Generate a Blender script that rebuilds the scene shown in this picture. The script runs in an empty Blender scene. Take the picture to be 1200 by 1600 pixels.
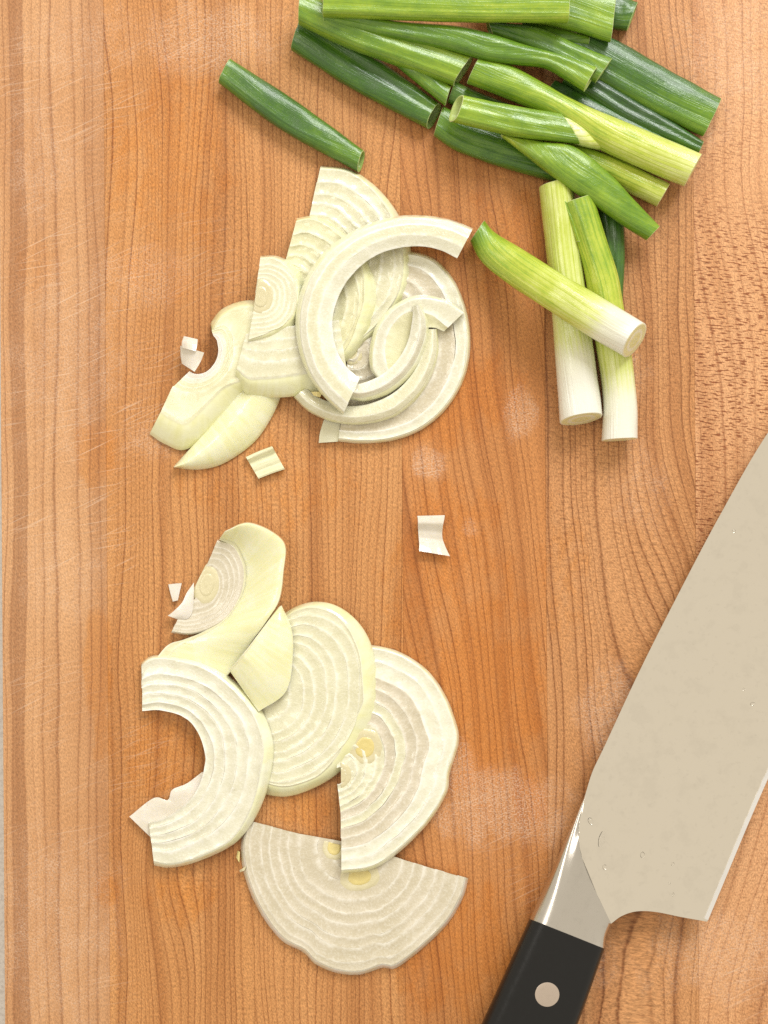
import bpy, bmesh, math, random
from mathutils import Vector, noise as mnoise

# ------------------------------------------------------------------ camera, world, lights, exposure
S = 0.0002            # metres per photo pixel on the board plane
D = 0.42              # camera height over the board
scn = bpy.context.scene
C = scn.collection
cam = bpy.data.cameras.new("camera"); camo = bpy.data.objects.new("camera", cam); C.objects.link(camo)
camo.location = (0, 0, D)
cam.sensor_fit = 'VERTICAL'; cam.sensor_height = 24.0; cam.lens = 24.0 * D / (1600 * S)
cam.clip_start = 0.01; cam.clip_end = 20
scn.camera = camo

w = bpy.data.worlds.new("World"); scn.world = w; w.use_nodes = True
bg = w.node_tree.nodes["Background"]
bg.inputs[0].default_value = (1.0, 0.90, 0.74, 1); bg.inputs[1].default_value = 0.70

def area(name, loc, size, sizey, energy, col, target=(0, 0, 0)):
    l = bpy.data.lights.new(name, 'AREA'); l.shape = 'RECTANGLE'; l.size = size; l.size_y = sizey
    l.energy = energy; l.color = col
    o = bpy.data.objects.new(name, l); C.objects.link(o); o.location = loc
    o.rotation_euler = (Vector(target) - Vector(loc)).to_track_quat('-Z', 'Y').to_euler()
    return o
area("window_light", (0.42, 1.05, 0.95), 0.75, 0.55, 16.5, (0.98, 0.985, 1.0))
area("ceiling_light", (-0.62, 0.2, 1.2), 0.4, 0.4, 2.2, (1.0, 0.95, 0.88))

scn.view_settings.view_transform = 'Standard'; scn.view_settings.look = 'None'
scn.view_settings.exposure = 0.14; scn.view_settings.gamma = 1.0
scn.cycles.use_denoising = False
try:
    scn.cycles.denoiser = 'OPENIMAGEDENOISE'; scn.cycles.denoising_input_passes = 'RGB_ALBEDO_NORMAL'; scn.cycles.denoising_prefilter = 'ACCURATE'
except Exception: pass
scn.cycles.max_bounces = 6; scn.cycles.diffuse_bounces = 3; scn.cycles.glossy_bounces = 3; scn.cycles.transmission_bounces = 4

random.seed(7)
MM = 0.001

# ------------------------------------------------------------------ helpers
def P(px, py, z=0.0):
    """photo pixel + height over the board (metres) -> point in the place"""
    k = S * (1 - z / D)
    return Vector(((px - 600) * k, (800 - py) * k, z))

def spline(pts, n, closed=False):
    """Catmull-Rom through pts, resampled to n points evenly along its length"""
    pts = [Vector(p) for p in pts]
    if len(pts) == 2:
        return [pts[0].lerp(pts[1], i / (n - 1)) for i in range(n)]
    ext = [pts[0] * 2 - pts[1]] + pts + [pts[-1] * 2 - pts[-2]]
    fine = []
    for i in range(1, len(ext) - 2):
        p0, p1, p2, p3 = ext[i - 1:i + 3]
        for k in range(24):
            t = k / 24
            fine.append(0.5 * ((2 * p1) + (p2 - p0) * t + (2 * p0 - 5 * p1 + 4 * p2 - p3) * t * t + (3 * p1 - p0 - 3 * p2 + p3) * t ** 3))
    fine.append(ext[-2])
    L = [0.0]
    for a, b in zip(fine, fine[1:]): L.append(L[-1] + (b - a).length)
    out = []; j = 0
    for i in range(n):
        d = L[-1] * i / (n - 1)
        while j < len(L) - 2 and L[j + 1] < d: j += 1
        seg = L[j + 1] - L[j]
        out.append(fine[j].lerp(fine[j + 1], (d - L[j]) / seg if seg > 1e-9 else 0))
    return out

def interp(lst, u):
    """piecewise linear value of a list (evenly spaced) at u in 0..1"""
    if not isinstance(lst, (list, tuple)): return lst
    if len(lst) == 1: return lst[0]
    x = max(0, min(0.99999, u)) * (len(lst) - 1); i = int(x)
    return lst[i] + (lst[i + 1] - lst[i]) * (x - i)

def sstep(a, b, x):
    t = max(0.0, min(1.0, (x - a) / (b - a))); return t * t * (3 - 2 * t)

def nz(x, y=0.0, z=0.0): return mnoise.noise((x, y, z))

def mesh_obj(name, verts, faces, mat, parent=None, attrs=None, smooth=True, sharp=None):
    me = bpy.data.meshes.new(name); me.from_pydata([tuple(v) for v in verts], [], faces); me.update()
    bm = bmesh.new(); bm.from_mesh(me); bmesh.ops.recalc_face_normals(bm, faces=bm.faces)
    if sharp:
        for e in bm.edges:
            if len(e.link_faces) == 2 and e.calc_face_angle(0) > sharp: e.smooth = False
    bm.to_mesh(me); bm.free()
    if smooth: me.polygons.foreach_set('use_smooth', [True] * len(me.polygons))
    if attrs:
        for k, vals in attrs.items():
            if isinstance(vals[0], (int, float)):
                a = me.attributes.new(k, 'FLOAT', 'POINT'); a.data.foreach_set('value', vals)
            else:
                a = me.attributes.new(k, 'FLOAT_VECTOR', 'POINT'); a.data.foreach_set('vector', [c for v in vals for c in v])
    me.materials.append(mat)
    o = bpy.data.objects.new(name, me); C.objects.link(o)
    if parent: o.parent = parent
    return o

def thing(name, label, cat, group=None, loc=None):
    o = bpy.data.objects.new(name, None); C.objects.link(o)
    o.empty_display_size = 0.01
    o['label'] = label; o['category'] = cat
    if group: o['group'] = group
    return o

def tag(o, label, cat, group=None):
    o['label'] = label; o['category'] = cat
    if group: o['group'] = group
    return o

# ------------------------------------------------------------------ node helper
class NT:
    def __init__(s, name):
        s.m = bpy.data.materials.new(name); s.m.use_nodes = True; s.t = s.m.node_tree; s.n = s.t.nodes
        s.b = s.n['Principled BSDF']
    def link(s, a, b): s.t.links.new(a, b)
    def put(s, sock, v):
        if hasattr(v, 'links') or hasattr(v, 'is_linked'): s.link(v, sock)
        elif isinstance(v, (tuple, list)) and sock.type == 'RGBA' and len(v) == 3: sock.default_value = (*v, 1)
        else: sock.default_value = v
    def math(s, op, a, b=None, c=None, clamp=False):
        n = s.n.new('ShaderNodeMath'); n.operation = op; n.use_clamp = clamp
        s.put(n.inputs[0], a)
        if b is not None: s.put(n.inputs[1], b)
        if c is not None: s.put(n.inputs[2], c)
        return n.outputs[0]
    def add(s, a, b): return s.math('ADD', a, b)
    def mul(s, a, b): return s.math('MULTIPLY', a, b)
    def rng(s, v, a, b, c=0.0, d=1.0, smooth=True):
        n = s.n.new('ShaderNodeMapRange'); n.interpolation_type = 'SMOOTHSTEP' if smooth else 'LINEAR'
        s.put(n.inputs[0], v)
        for i, x in enumerate((a, b, c, d)): s.put(n.inputs[i + 1], x)
        return n.outputs[0]
    def mix(s, f, a, b, mode='MIX'):
        n = s.n.new('ShaderNodeMix'); n.data_type = 'RGBA'; n.blend_type = mode
        s.put(n.inputs[0], f); s.put(n.inputs[6], a); s.put(n.inputs[7], b); return n.outputs[2]
    def noise(s, vec, scale=1.0, detail=2.0, rough=0.5, dist=0.0):
        n = s.n.new('ShaderNodeTexNoise'); s.put(n.inputs['Vector'], vec)
        n.inputs['Scale'].default_value = scale; n.inputs['Detail'].default_value = detail
        n.inputs['Roughness'].default_value = rough; n.inputs['Distortion'].default_value = dist
        return n.outputs[0]
    def white(s, v):
        n = s.n.new('ShaderNodeTexWhiteNoise'); n.noise_dimensions = '1D'; s.put(n.inputs['W'], v); return n.outputs[0]
    def voro(s, vec, scale, feature='F1'):
        n = s.n.new('ShaderNodeTexVoronoi'); n.feature = feature; s.put(n.inputs['Vector'], vec); n.inputs['Scale'].default_value = scale
        return n.outputs[0]
    def vec(s, x, y, z=0.0):
        n = s.n.new('ShaderNodeCombineXYZ')
        for i, v in enumerate((x, y, z)): s.put(n.inputs[i], v)
        return n.outputs[0]
    def sep(s, v):
        n = s.n.new('ShaderNodeSeparateXYZ'); s.put(n.inputs[0], v); return n.outputs
    def attr(s, name):
        n = s.n.new('ShaderNodeAttribute'); n.attribute_name = name; return n
    def pos(s): return s.n.new('ShaderNodeNewGeometry').outputs['Position']
    def ramp(s, v, stops, interp='LINEAR'):
        n = s.n.new('ShaderNodeValToRGB'); n.color_ramp.interpolation = interp
        e = n.color_ramp.elements
        while len(e) < len(stops): e.new(0.5)
        for i, (p, c) in enumerate(stops):
            e[i].position = p; e[i].color = (*c, 1) if len(c) == 3 else c
        s.put(n.inputs[0], v); return n.outputs[0]
    def bump(s, h, strength, dist):
        n = s.n.new('ShaderNodeBump'); n.inputs['Strength'].default_value = strength; n.inputs['Distance'].default_value = dist
        s.put(n.inputs['Height'], h); s.link(n.outputs[0], s.b.inputs['Normal']); return n
    def set(s, **k):
        for key, v in k.items(): s.put(s.b.inputs[key.replace('_', ' ')], v)

# ------------------------------------------------------------------ the board: wood
BROT = math.tan(math.radians(0.385))      # the board lies turned by under half a degree
def wood(name, base, alt, dark, spacing, line, fibre, seed, figure=0.0, haze_all=0.0):
    t = NT(name)
    g = t.sep(t.attr('grain').outputs['Vector']); u, v = g[0], g[1]      # millimetres across / along the grain
    wr = t.sep(t.attr('wear').outputs['Vector'])                          # oil stain / dry worn place / knife marks
    p = t.sep(t.pos()); X = t.mul(p[0], 1000.0); Y = t.mul(p[1], 1000.0)
    wav = t.noise(t.vec(t.mul(u, 0.06), t.mul(v, 0.012), seed), 1, 2)
    uu = t.add(u, t.mul(t.math('SUBTRACT', wav, 0.5), 5.5))
    fine = t.noise(t.vec(t.mul(u, 0.6), t.mul(v, 0.12), seed + 3), 1, 1)
    uu = t.add(uu, t.mul(t.math('SUBTRACT', fine, 0.5), 0.45))
    # growth rings: uneven spacing, each with its own strength
    uneven = t.noise(t.vec(t.mul(uu, 0.09), 0.0, seed + 9), 1, 1)
    r = t.add(t.mul(uu, 1.0 / spacing), t.mul(uneven, 5.0))
    fr_ = t.math('FRACT', r); fl = t.math('FLOOR', r)
    saw = t.ramp(fr_, [(0.0, (0.30,) * 3), (0.10, (0.0,) * 3), (0.50, (0.06,) * 3), (0.78, (0.26,) * 3), (0.89, (1.0,) * 3), (0.94, (1.0,) * 3), (1.0, (0.22,) * 3)])
    strength = t.add(t.mul(t.white(fl), 0.60), 0.42)
    # fibres and pores: short dashes along the grain
    sl = t.add(t.mul(u, 2.5), t.mul(v, 0.55))
    fib = t.noise(t.vec(sl, t.mul(v, 1.15), seed + 1), 1.0, 2, 0.6)
    fibc = t.rng(fib, 0.34, 0.66, -1.0, 1.0, False)
    grit = t.rng(t.noise(t.vec(t.mul(u, 6.0), t.mul(v, 3.6), seed + 2), 1.0, 1, 0.6), 0.3, 0.7, -1.0, 1.0, False)
    dash = t.noise(t.vec(t.mul(u, 4.6), t.mul(v, 0.95), seed + 6), 1.0, 1)
    along = t.rng(dash, 0.30, 0.62, 0.68, 1.0)
    lines = t.mul(t.mul(saw, strength), along)
    pore = t.rng(dash, 0.58, 0.70)
    tint = t.rng(t.noise(t.vec(t.mul(u, 0.035), t.mul(v, 0.014), seed + 4), 1, 2), 0.32, 0.68)
    streak = t.rng(t.noise(t.vec(t.mul(uu, 0.26), t.mul(v, 0.006), seed + 8), 1, 2), 0.32, 0.68)
    col = t.mix(tint, base, alt)
    col = t.mix(t.mul(streak, 0.22), col, tuple(c * k for c, k in zip(alt, (.78, .70, .60))))
    col = t.mix(t.mul(lines, line), col, dark)
    col = t.mix(t.mul(pore, 0.30), col, dark)
    if figure:                                             # ray flecks of figured wood, across the grain
        fk = t.noise(t.vec(t.mul(u, 0.40), t.add(t.mul(v, 2.0), t.mul(u, 0.20)), seed + 11), 1.0, 1, 0.5)
        fkm = t.rng(t.noise(t.vec(t.mul(X, 0.03), t.mul(Y, 0.022), seed), 1, 1), 0.20, 0.50)
        yb = t.mul(t.rng(Y, 70.0, 140.0, 1.0, 0.35), t.rng(Y, -60.0, 0.0, .3, 1.0))
        col = t.mix(t.mul(t.mul(t.mul(t.rng(fk, 0.52, 0.64), fkm), yb), figure), col, dark)
    val = t.add(1.0, t.add(t.mul(fibc, fibre * 1.30), t.mul(grit, fibre * .95)))
    col = t.mix(1.0, col, t.vec(t.mul(val, 1.15), t.mul(val, 1.14), t.mul(val, 1.10)), 'MULTIPLY')
    hw = t.attr('heart').outputs['Fac']
    col = t.mix(hw, col, t.mix(1.0, col, (.76, .67, .60), 'MULTIPLY'))
    wob = t.mul(t.math('SUBTRACT', t.noise(t.vec(t.mul(X, 0.35), t.mul(Y, 0.16), 2.0), 1, 3, .6), 0.5), 1.1)
    st = t.rng(t.add(wr[0], t.mul(wob, t.rng(wr[0], 0, .4))), .15, .75)
    hz = t.rng(t.add(wr[1], t.mul(wob, t.rng(wr[1], 0, .4))), .05, .95)
    col = t.mix(t.mul(st, 0.85), col, t.mix(1.0, col, (1.0, 0.845, 0.56), 'MULTIPLY'))
    def scratch(deg, alo, acr, lo, hi, sd):
        ca, sa = math.cos(math.radians(deg)), math.sin(math.radians(deg))
        a = t.add(t.mul(X, ca), t.mul(Y, sa)); b = t.add(t.mul(X, -sa), t.mul(Y, ca))
        return t.rng(t.noise(t.vec(t.mul(a, alo), t.mul(b, acr), sd), 1, 1, 0.4), lo, hi)
    s1 = scratch(26, .045, 2.3, .60, .74, 1.0); s2 = scratch(10, .04, 2.0, .63, .75, 5.0); s3 = scratch(-28, .09, 3.2, .58, .76, 9.0)
    sc = t.math('MAXIMUM', t.mul(t.math('MAXIMUM', s1, s2), t.math('MAXIMUM', wr[2], t.mul(hz, .7))), t.mul(s3, t.mul(hz, .7)))
    sc = t.mul(sc, t.rng(dash, .25, .6, .45, 1.0))
    dust = t.mul(hz, t.rng(t.noise(t.vec(t.mul(X, 1.9), t.mul(Y, 2.1), 3), 1, 2, .7), .42, .66, .06, 1.0))
    col = t.mix(t.add(t.mul(dust, .46), haze_all), col, (0.80, 0.61, 0.46))
    col = t.mix(t.mul(sc, .40), col, (0.88, 0.71, 0.55))
    t.set(Base_Color=col, Roughness=t.rng(hz, 0, 1, 0.47, 0.62), Specular_IOR_Level=0.28)
    t.bump(t.add(fib, t.mul(dash, -.7)), 0.40, 0.00022)
    return t.m

def soft(lst, x, y):
    """strongest of several soft-edged patches (px, py, rx, ry, strength) at a place on the board"""
    b = 0.0
    for cx, cy, rx, ry, k in lst:
        if abs(x - cx) > 2 * rx + 30 or abs(y - cy) > 2 * ry + 30: continue
        d = math.hypot((x - cx) / rx, (y - cy) / ry) + .45 * mnoise.noise((x / 34, y / 48, cx))
        b = max(b, k * (1 - sstep(.35, 1.35, d)))
    return b
STAIN = [(150, 705, 34, 60, .9), (152, 1040, 24, 110, 1.0), (160, 1140, 18, 60, .7), (166, 1392, 20, 36, 1.0), (270, 240, 120, 190, .55), (240, 420, 80, 70, .45), (60, 420, 60, 60, .4),
         (700, 620, 140, 80, .75), (640, 1000, 60, 200, .45), (700, 850, 110, 130, .55), (760, 1080, 100, 200, .7), (460, 760, 140, 100, .4), (830, 1240, 40, 50, .6),
         (720, 1480, 120, 130, .65), (290, 1400, 70, 50, .6), (800, 380, 80, 110, .55), (260, 1180, 90, 100, .55), (480, 1260, 70, 40, .6), (330, 760, 80, 60, .4), (880, 900, 60, 160, .4)]
WEAR = [(785, 1265, 110, 66, 1.0), (955, 1130, 60, 90, .8), (715, 1200, 34, 56, .8), (672, 722, 34, 26, .9), (812, 642, 26, 64, .8), (330, 60, 115, 66, .75), (130, 70, 150, 70, .45),
        (215, 430, 90, 60, .55), (240, 690, 50, 40, .5), (110, 560, 120, 170, .5), (985, 1290, 60, 100, .6), (1120, 1490, 130, 80, .6), (885, 1390, 40, 60, .5), (90, 1450, 110, 190, .55),
        (735, 825, 14, 14, .6), (960, 580, 70, 50, .5), (60, 250, 60, 130, .5), (1130, 90, 100, 120, .55), (1000, 760, 60, 90, .35), (90, 900, 80, 100, .4), (640, 60, 60, 40, .3), (930, 1500, 60, 60, .4)]
MARKS = [(100, 150, 130, 120, .8), (110, 420, 130, 140, .9), (130, 640, 130, 120, 1.0), (110, 820, 120, 120, .9), (60, 1080, 110, 90, .7), (200, 1200, 90, 90, .55), (90, 1330, 110, 90, .6), (300, 420, 90, 80, .6), (310, 60, 110, 70, .7),
         (790, 1270, 110, 70, .8), (1150, 1520, 100, 90, .7), (840, 1390, 50, 60, .6), (120, 1540, 120, 60, .4), (240, 580, 80, 60, .6), (430, 60, 60, 50, .4)]

def grain_warp(k, x, y):
    """how far a growth line, for photo pixel (x, y), has leaned away from straight (pixels)"""
    if k == 0: return 14 * math.sin(y / 420.0) * sstep(20, 160, x) + 20 * sstep(1300, 1650, y) * (x / 160) + 6 * nz(x / 60, y / 300, 1)
    if k == 1: return 10 * math.sin(y / 380 + 1) + 16 * nz(x / 90, y / 420, 2) - 30 * sstep(1150, 1400, y) * math.exp(-((x - 250) / 60) ** 2) * math.exp(-((y - 1350) / 130) ** 2)
    if k == 2: return 12 * math.sin(y / 400 + 2) + 14 * nz(x / 90, y / 360, 3)
    if k == 3: return 0.10 * (y - 700) + 34 * sstep(500, 1200, y) * sstep(860, 640, x) + 14 * nz(x / 100, y / 300, 4)
    if k == 4: return 18 * nz(x / 100, y / 300, 5) + 125 * sstep(620, 1300, y) * sstep(860, 1080, x) - 25 * sstep(1300, 1900, y) + 0.02 * y
    if k == 5: return 60 * sstep(250, 650, y) + 14 * nz(x / 80, y / 260, 6) - 90 * sstep(1200, 1600, y)
    return 10 * nz(x / 80, y / 300, k)

SEAMS = [-1.5, 163, 389, 625, 849, 1083, 1318, 1545]      # photo x of the joints at the top of the picture
board = thing('cutting_board', 'worn orange-brown edge-grain wooden cutting board filling the picture', 'cutting board')
WM = [wood('wood_pale_tan', (0.56, 0.315, 0.155), (0.49, 0.25, 0.11), (0.235, 0.088, 0.030), 4.0, .80, .17, 1.0, haze_all=.03),
      wood('wood_orange_tan', (0.53, 0.262, 0.100), (0.475, 0.22, 0.078), (0.185, 0.056, 0.015), 2.1, .95, .20, 12.0),
      wood('wood_warm_tan', (0.50, 0.238, 0.088), (0.53, 0.265, 0.105), (0.195, 0.060, 0.016), 2.0, .88, .20, 23.0),
      wood('wood_deep_orange', (0.505, 0.226, 0.080), (0.45, 0.192, 0.063), (0.175, 0.052, 0.014), 2.7, .86, .18, 34.0),
      wood('wood_brown_tan', (0.475, 0.228, 0.092), (0.52, 0.265, 0.117), (0.165, 0.053, 0.016), 2.3, .90, .20, 45.0, figure=.35),
      wood('wood_pale_figured', (0.62, 0.345, 0.178), (0.57, 0.30, 0.142), (0.215, 0.068, 0.024), 4.4, .66, .19, 56.0, figure=.95),
      wood('wood_plain_tan', (0.50, 0.26, 0.12), (0.46, 0.23, 0.10), (0.22, 0.08, 0.03), 2.6, .6, .15, 67.0)]
Y0, Y1, TH = -420, 2020, 0.038
for k in range(7):
    x0, x1 = SEAMS[k] - 1.5, SEAMS[k + 1] - 1.5
    bev = {0: .10, 1: .07, 3: .06, 5: .05}.get(k, .04) / 0.2
    nx, ny = 34, 170
    xs = [x0 + .02] + [x0 + bev + (x1 - x0 - 2 * bev) * i / nx for i in range(nx + 1)] + [x1 - .02]
    verts, gr, wear, heart = [], [], [], []
    for j in range(ny + 1):
        py = Y0 + (Y1 - Y0) * j / ny
        for i, x in enumerate(xs):
            edge = i in (0, len(xs) - 1)
            px = x + (py - 0) * BROT
            verts.append(P(px, py, 0) + Vector((0, 0, -0.00012 if edge else 0.0)))
            gr.append(((x - grain_warp(k, x, py)) * 0.2, -py * 0.2, 0.0)); wear.append((soft(STAIN, px, py), soft(WEAR, px, py), soft(MARKS, px, py)))
            xg = x - grain_warp(k, x, py); hb = max(0.0, nz(xg / 26, py / 1400, k * 7.3) * 1.5 + nz(xg / 9, py / 900, k * 3.1) * .7 - .08)
            if k == 0: hb = hb * .5 + .62 * sstep(112, 136, x + 5 * nz(py / 160, 3)) * (.75 + .5 * nz(x / 8, py / 300, 4))
            heart.append(min(.85, max(0.0, hb)))
    m = len(xs); top = len(verts); faces = []
    for j in range(ny):
        for i in range(m - 1):
            a = j * m + i; faces.append((a, a + 1, a + m + 1, a + m))
    # sides and underside
    rim = [i for i in range(m)] + [j * m + m - 1 for j in range(1, ny + 1)] + [ny * m + i for i in range(m - 2, -1, -1)] + [j * m for j in range(ny - 1, 0, -1)]
    base = len(verts)
    for r_ in rim:
        verts.append(verts[r_] + Vector((0, 0, -TH))); gr.append(gr[r_]); wear.append((0.0, 0.0, 0.0)); heart.append(0.0)
    n = len(rim)
    for i in range(n): faces.append((rim[i], rim[(i + 1) % n], base + (i + 1) % n, base + i))
    faces.append(tuple(range(base, base + n)))
    mesh_obj('plank', verts, faces, WM[k], board, {'grain': gr, 'wear': wear, 'heart': heart}, smooth=False)

# the worktop under the board shows as a thin pale strip along the left edge
t = NT('worktop_stone')
tp = t.pos(); sp = t.noise(tp, 900, 3); big = t.noise(tp, 40, 3)
t.set(Base_Color=t.mix(t.rng(sp, .4, .7), t.mix(big, (0.80, 0.79, 0.75), (0.70, 0.69, 0.66)), (0.62, 0.60, 0.57)), Roughness=0.35)
zc = -TH - 0.0012
ct = mesh_obj('countertop', [(-1.2, -1.2, zc), (1.2, -1.2, zc), (1.2, 1.2, zc), (-1.2, 1.2, zc)], [(0, 1, 2, 3)], t.m, smooth=False)
ct['kind'] = 'structure'

# ------------------------------------------------------------------ onion
def onion_mat(name, body, rim, skin, speck=0.5, sss=0.0, rough=0.30):
    t = NT(name)
    lay = t.attr('lay').outputs['Fac']                    # 0..1 over the cut face of a layer, 1..2 down its outer skin
    q = t.sep(t.attr('arc').outputs['Vector']); a, r = q[0], q[1]      # millimetres along / across the layers
    pos = t.pos()
    cell = t.noise(t.vec(t.mul(a, 2.3), t.mul(r, 1.3), q[2]), 1.0, 3, 0.65)
    grain = t.noise(pos, 2400, 2, 0.6)
    big = t.noise(pos, 150, 3, 0.55)
    cellc = t.rng(cell, 0.44, 0.70)
    # pale jagged membranes where one layer meets the next
    jag = t.mul(t.math('SUBTRACT', t.noise(t.vec(t.mul(a, .9), t.mul(r, .25), q[2]), 1, 3, .65), .5), .55)
    lj = t.add(lay, jag)
    edge = t.math('MAXIMUM', t.rng(lj, 0.30, 0.02, 0, 1), t.rng(lj, 0.90, 1.02, 0, .55))
    edge = t.mul(edge, t.rng(t.noise(t.vec(t.mul(a, .35), t.mul(q[2], 3.1), 2.0), 1, 2), .3, .6, .15, 1))
    per = t.white(t.math('FLOOR', t.mul(q[2], 1.37)))
    drk = tuple(c * k for c, k in zip(body, (.88, .86, .78)))
    col = t.mix(t.rng(big, .28, .72), tuple(min(.9, c * 1.05) for c in body), drk)
    col = t.mix(t.mul(t.mul(t.rng(lj, .15, .5), t.rng(lj, .95, .6)), t.mul(per, .95)), col, drk)
    col = t.mix(t.mul(cellc, speck * .62), col, rim)
    col = t.mix(t.mul(edge, 0.66), col, rim)
    col = t.mix(t.mul(t.rng(grain, .54, .72), .07), col, rim)
    fl = t.rng(t.noise(pos, 620, 1), .755, .785)
    col = t.mix(t.mul(fl, .25), col, (0.34, 0.27, 0.16))
    # outer skin: smooth, yellow-green, with fine veins running over it
    sk = t.rng(lay, 1.0, 1.12)
    vein = t.noise(t.vec(t.mul(a, .55), t.mul(r, .05), q[2]), 1.0, 3, .6)
    skc = t.mix(t.rng(vein, .35, .68), skin, tuple(min(.93, c * k) for c, k in zip(skin, (1.05, 1.06, 1.22))))
    skc = t.mix(t.mul(t.rng(big, .42, .66), .6), skc, tuple(min(.92, c * k) for c, k in zip(skin, (1.06, 1.08, 1.45))))
    col = t.mix(sk, col, skc)
    wet = t.noise(pos, 230, 3, .6)                        # juice: smooth, rippled film in patches
    t.set(Base_Color=col, Roughness=t.rng(wet, .40, .62, rough * 1.5, rough * .6), Specular_IOR_Level=0.5, Coat_Weight=t.rng(wet, .35, .55, .35, 1.0), Coat_Roughness=.07, Coat_IOR=1.38)
    if sss: t.set(Subsurface_Weight=sss, Subsurface_Radius=(1.0, 0.9, 0.55), Subsurface_Scale=0.002)
    rip = t.noise(pos, 900, 2, .55)
    t.bump(t.add(t.mul(t.mul(cell, t.math('SUBTRACT', 1.0, sk)), .8), t.add(t.add(t.mul(rip, t.rng(sk, 0, 1, .8, .35)), t.mul(grain, .05)), t.mul(t.mul(vein, sk), .4))), 0.40, 0.00030)
    return t.m

OM = {
    'clear': onion_mat('onion_clear', (0.66, 0.60, 0.47), (0.86, 0.835, 0.735), (0.70, 0.65, 0.47), .55),
    'pale': onion_mat('onion_pale', (0.755, 0.74, 0.545), (0.90, 0.895, 0.80), (0.78, 0.775, 0.43), .48),
    'white': onion_mat('onion_white', (0.80, 0.79, 0.65), (0.92, 0.915, 0.86), (0.81, 0.805, 0.50), .52),
    'yellow': onion_mat('onion_yellow', (0.78, 0.765, 0.51), (0.89, 0.88, 0.72), (0.775, 0.765, 0.41), .42),
    'flesh': onion_mat('onion_curved_flesh', (0.78, 0.765, 0.52), (0.90, 0.895, 0.78), (0.79, 0.78, 0.445), .40, .35, .24),
    'germ': onion_mat('onion_germ', (0.78, 0.66, 0.27), (0.85, 0.78, 0.50), (0.76, 0.64, 0.22), .30),
    'germpale': onion_mat('onion_germ_pale', (0.73, 0.67, 0.44), (0.83, 0.80, 0.62), (0.74, 0.69, 0.44), .30),
    'pink': onion_mat('onion_bit_white', (0.80, 0.75, 0.67), (0.92, 0.90, 0.87), (0.86, 0.82, 0.77), .40, .15),
}

def plane3(a, b, c):
    """height (mm) as a plane through three (px, py, mm)"""
    (x0, y0, z0), (x1, y1, z1), (x2, y2, z2) = a, b, c
    det = (x1 - x0) * (y2 - y0) - (x2 - x0) * (y1 - y0)
    gx = ((z1 - z0) * (y2 - y0) - (z2 - z0) * (y1 - y0)) / det
    gy = ((x1 - x0) * (z2 - z0) - (x2 - x0) * (z1 - z0)) / det
    return lambda x, y: z0 + gx * (x - x0) + gy * (y - y0)

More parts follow.
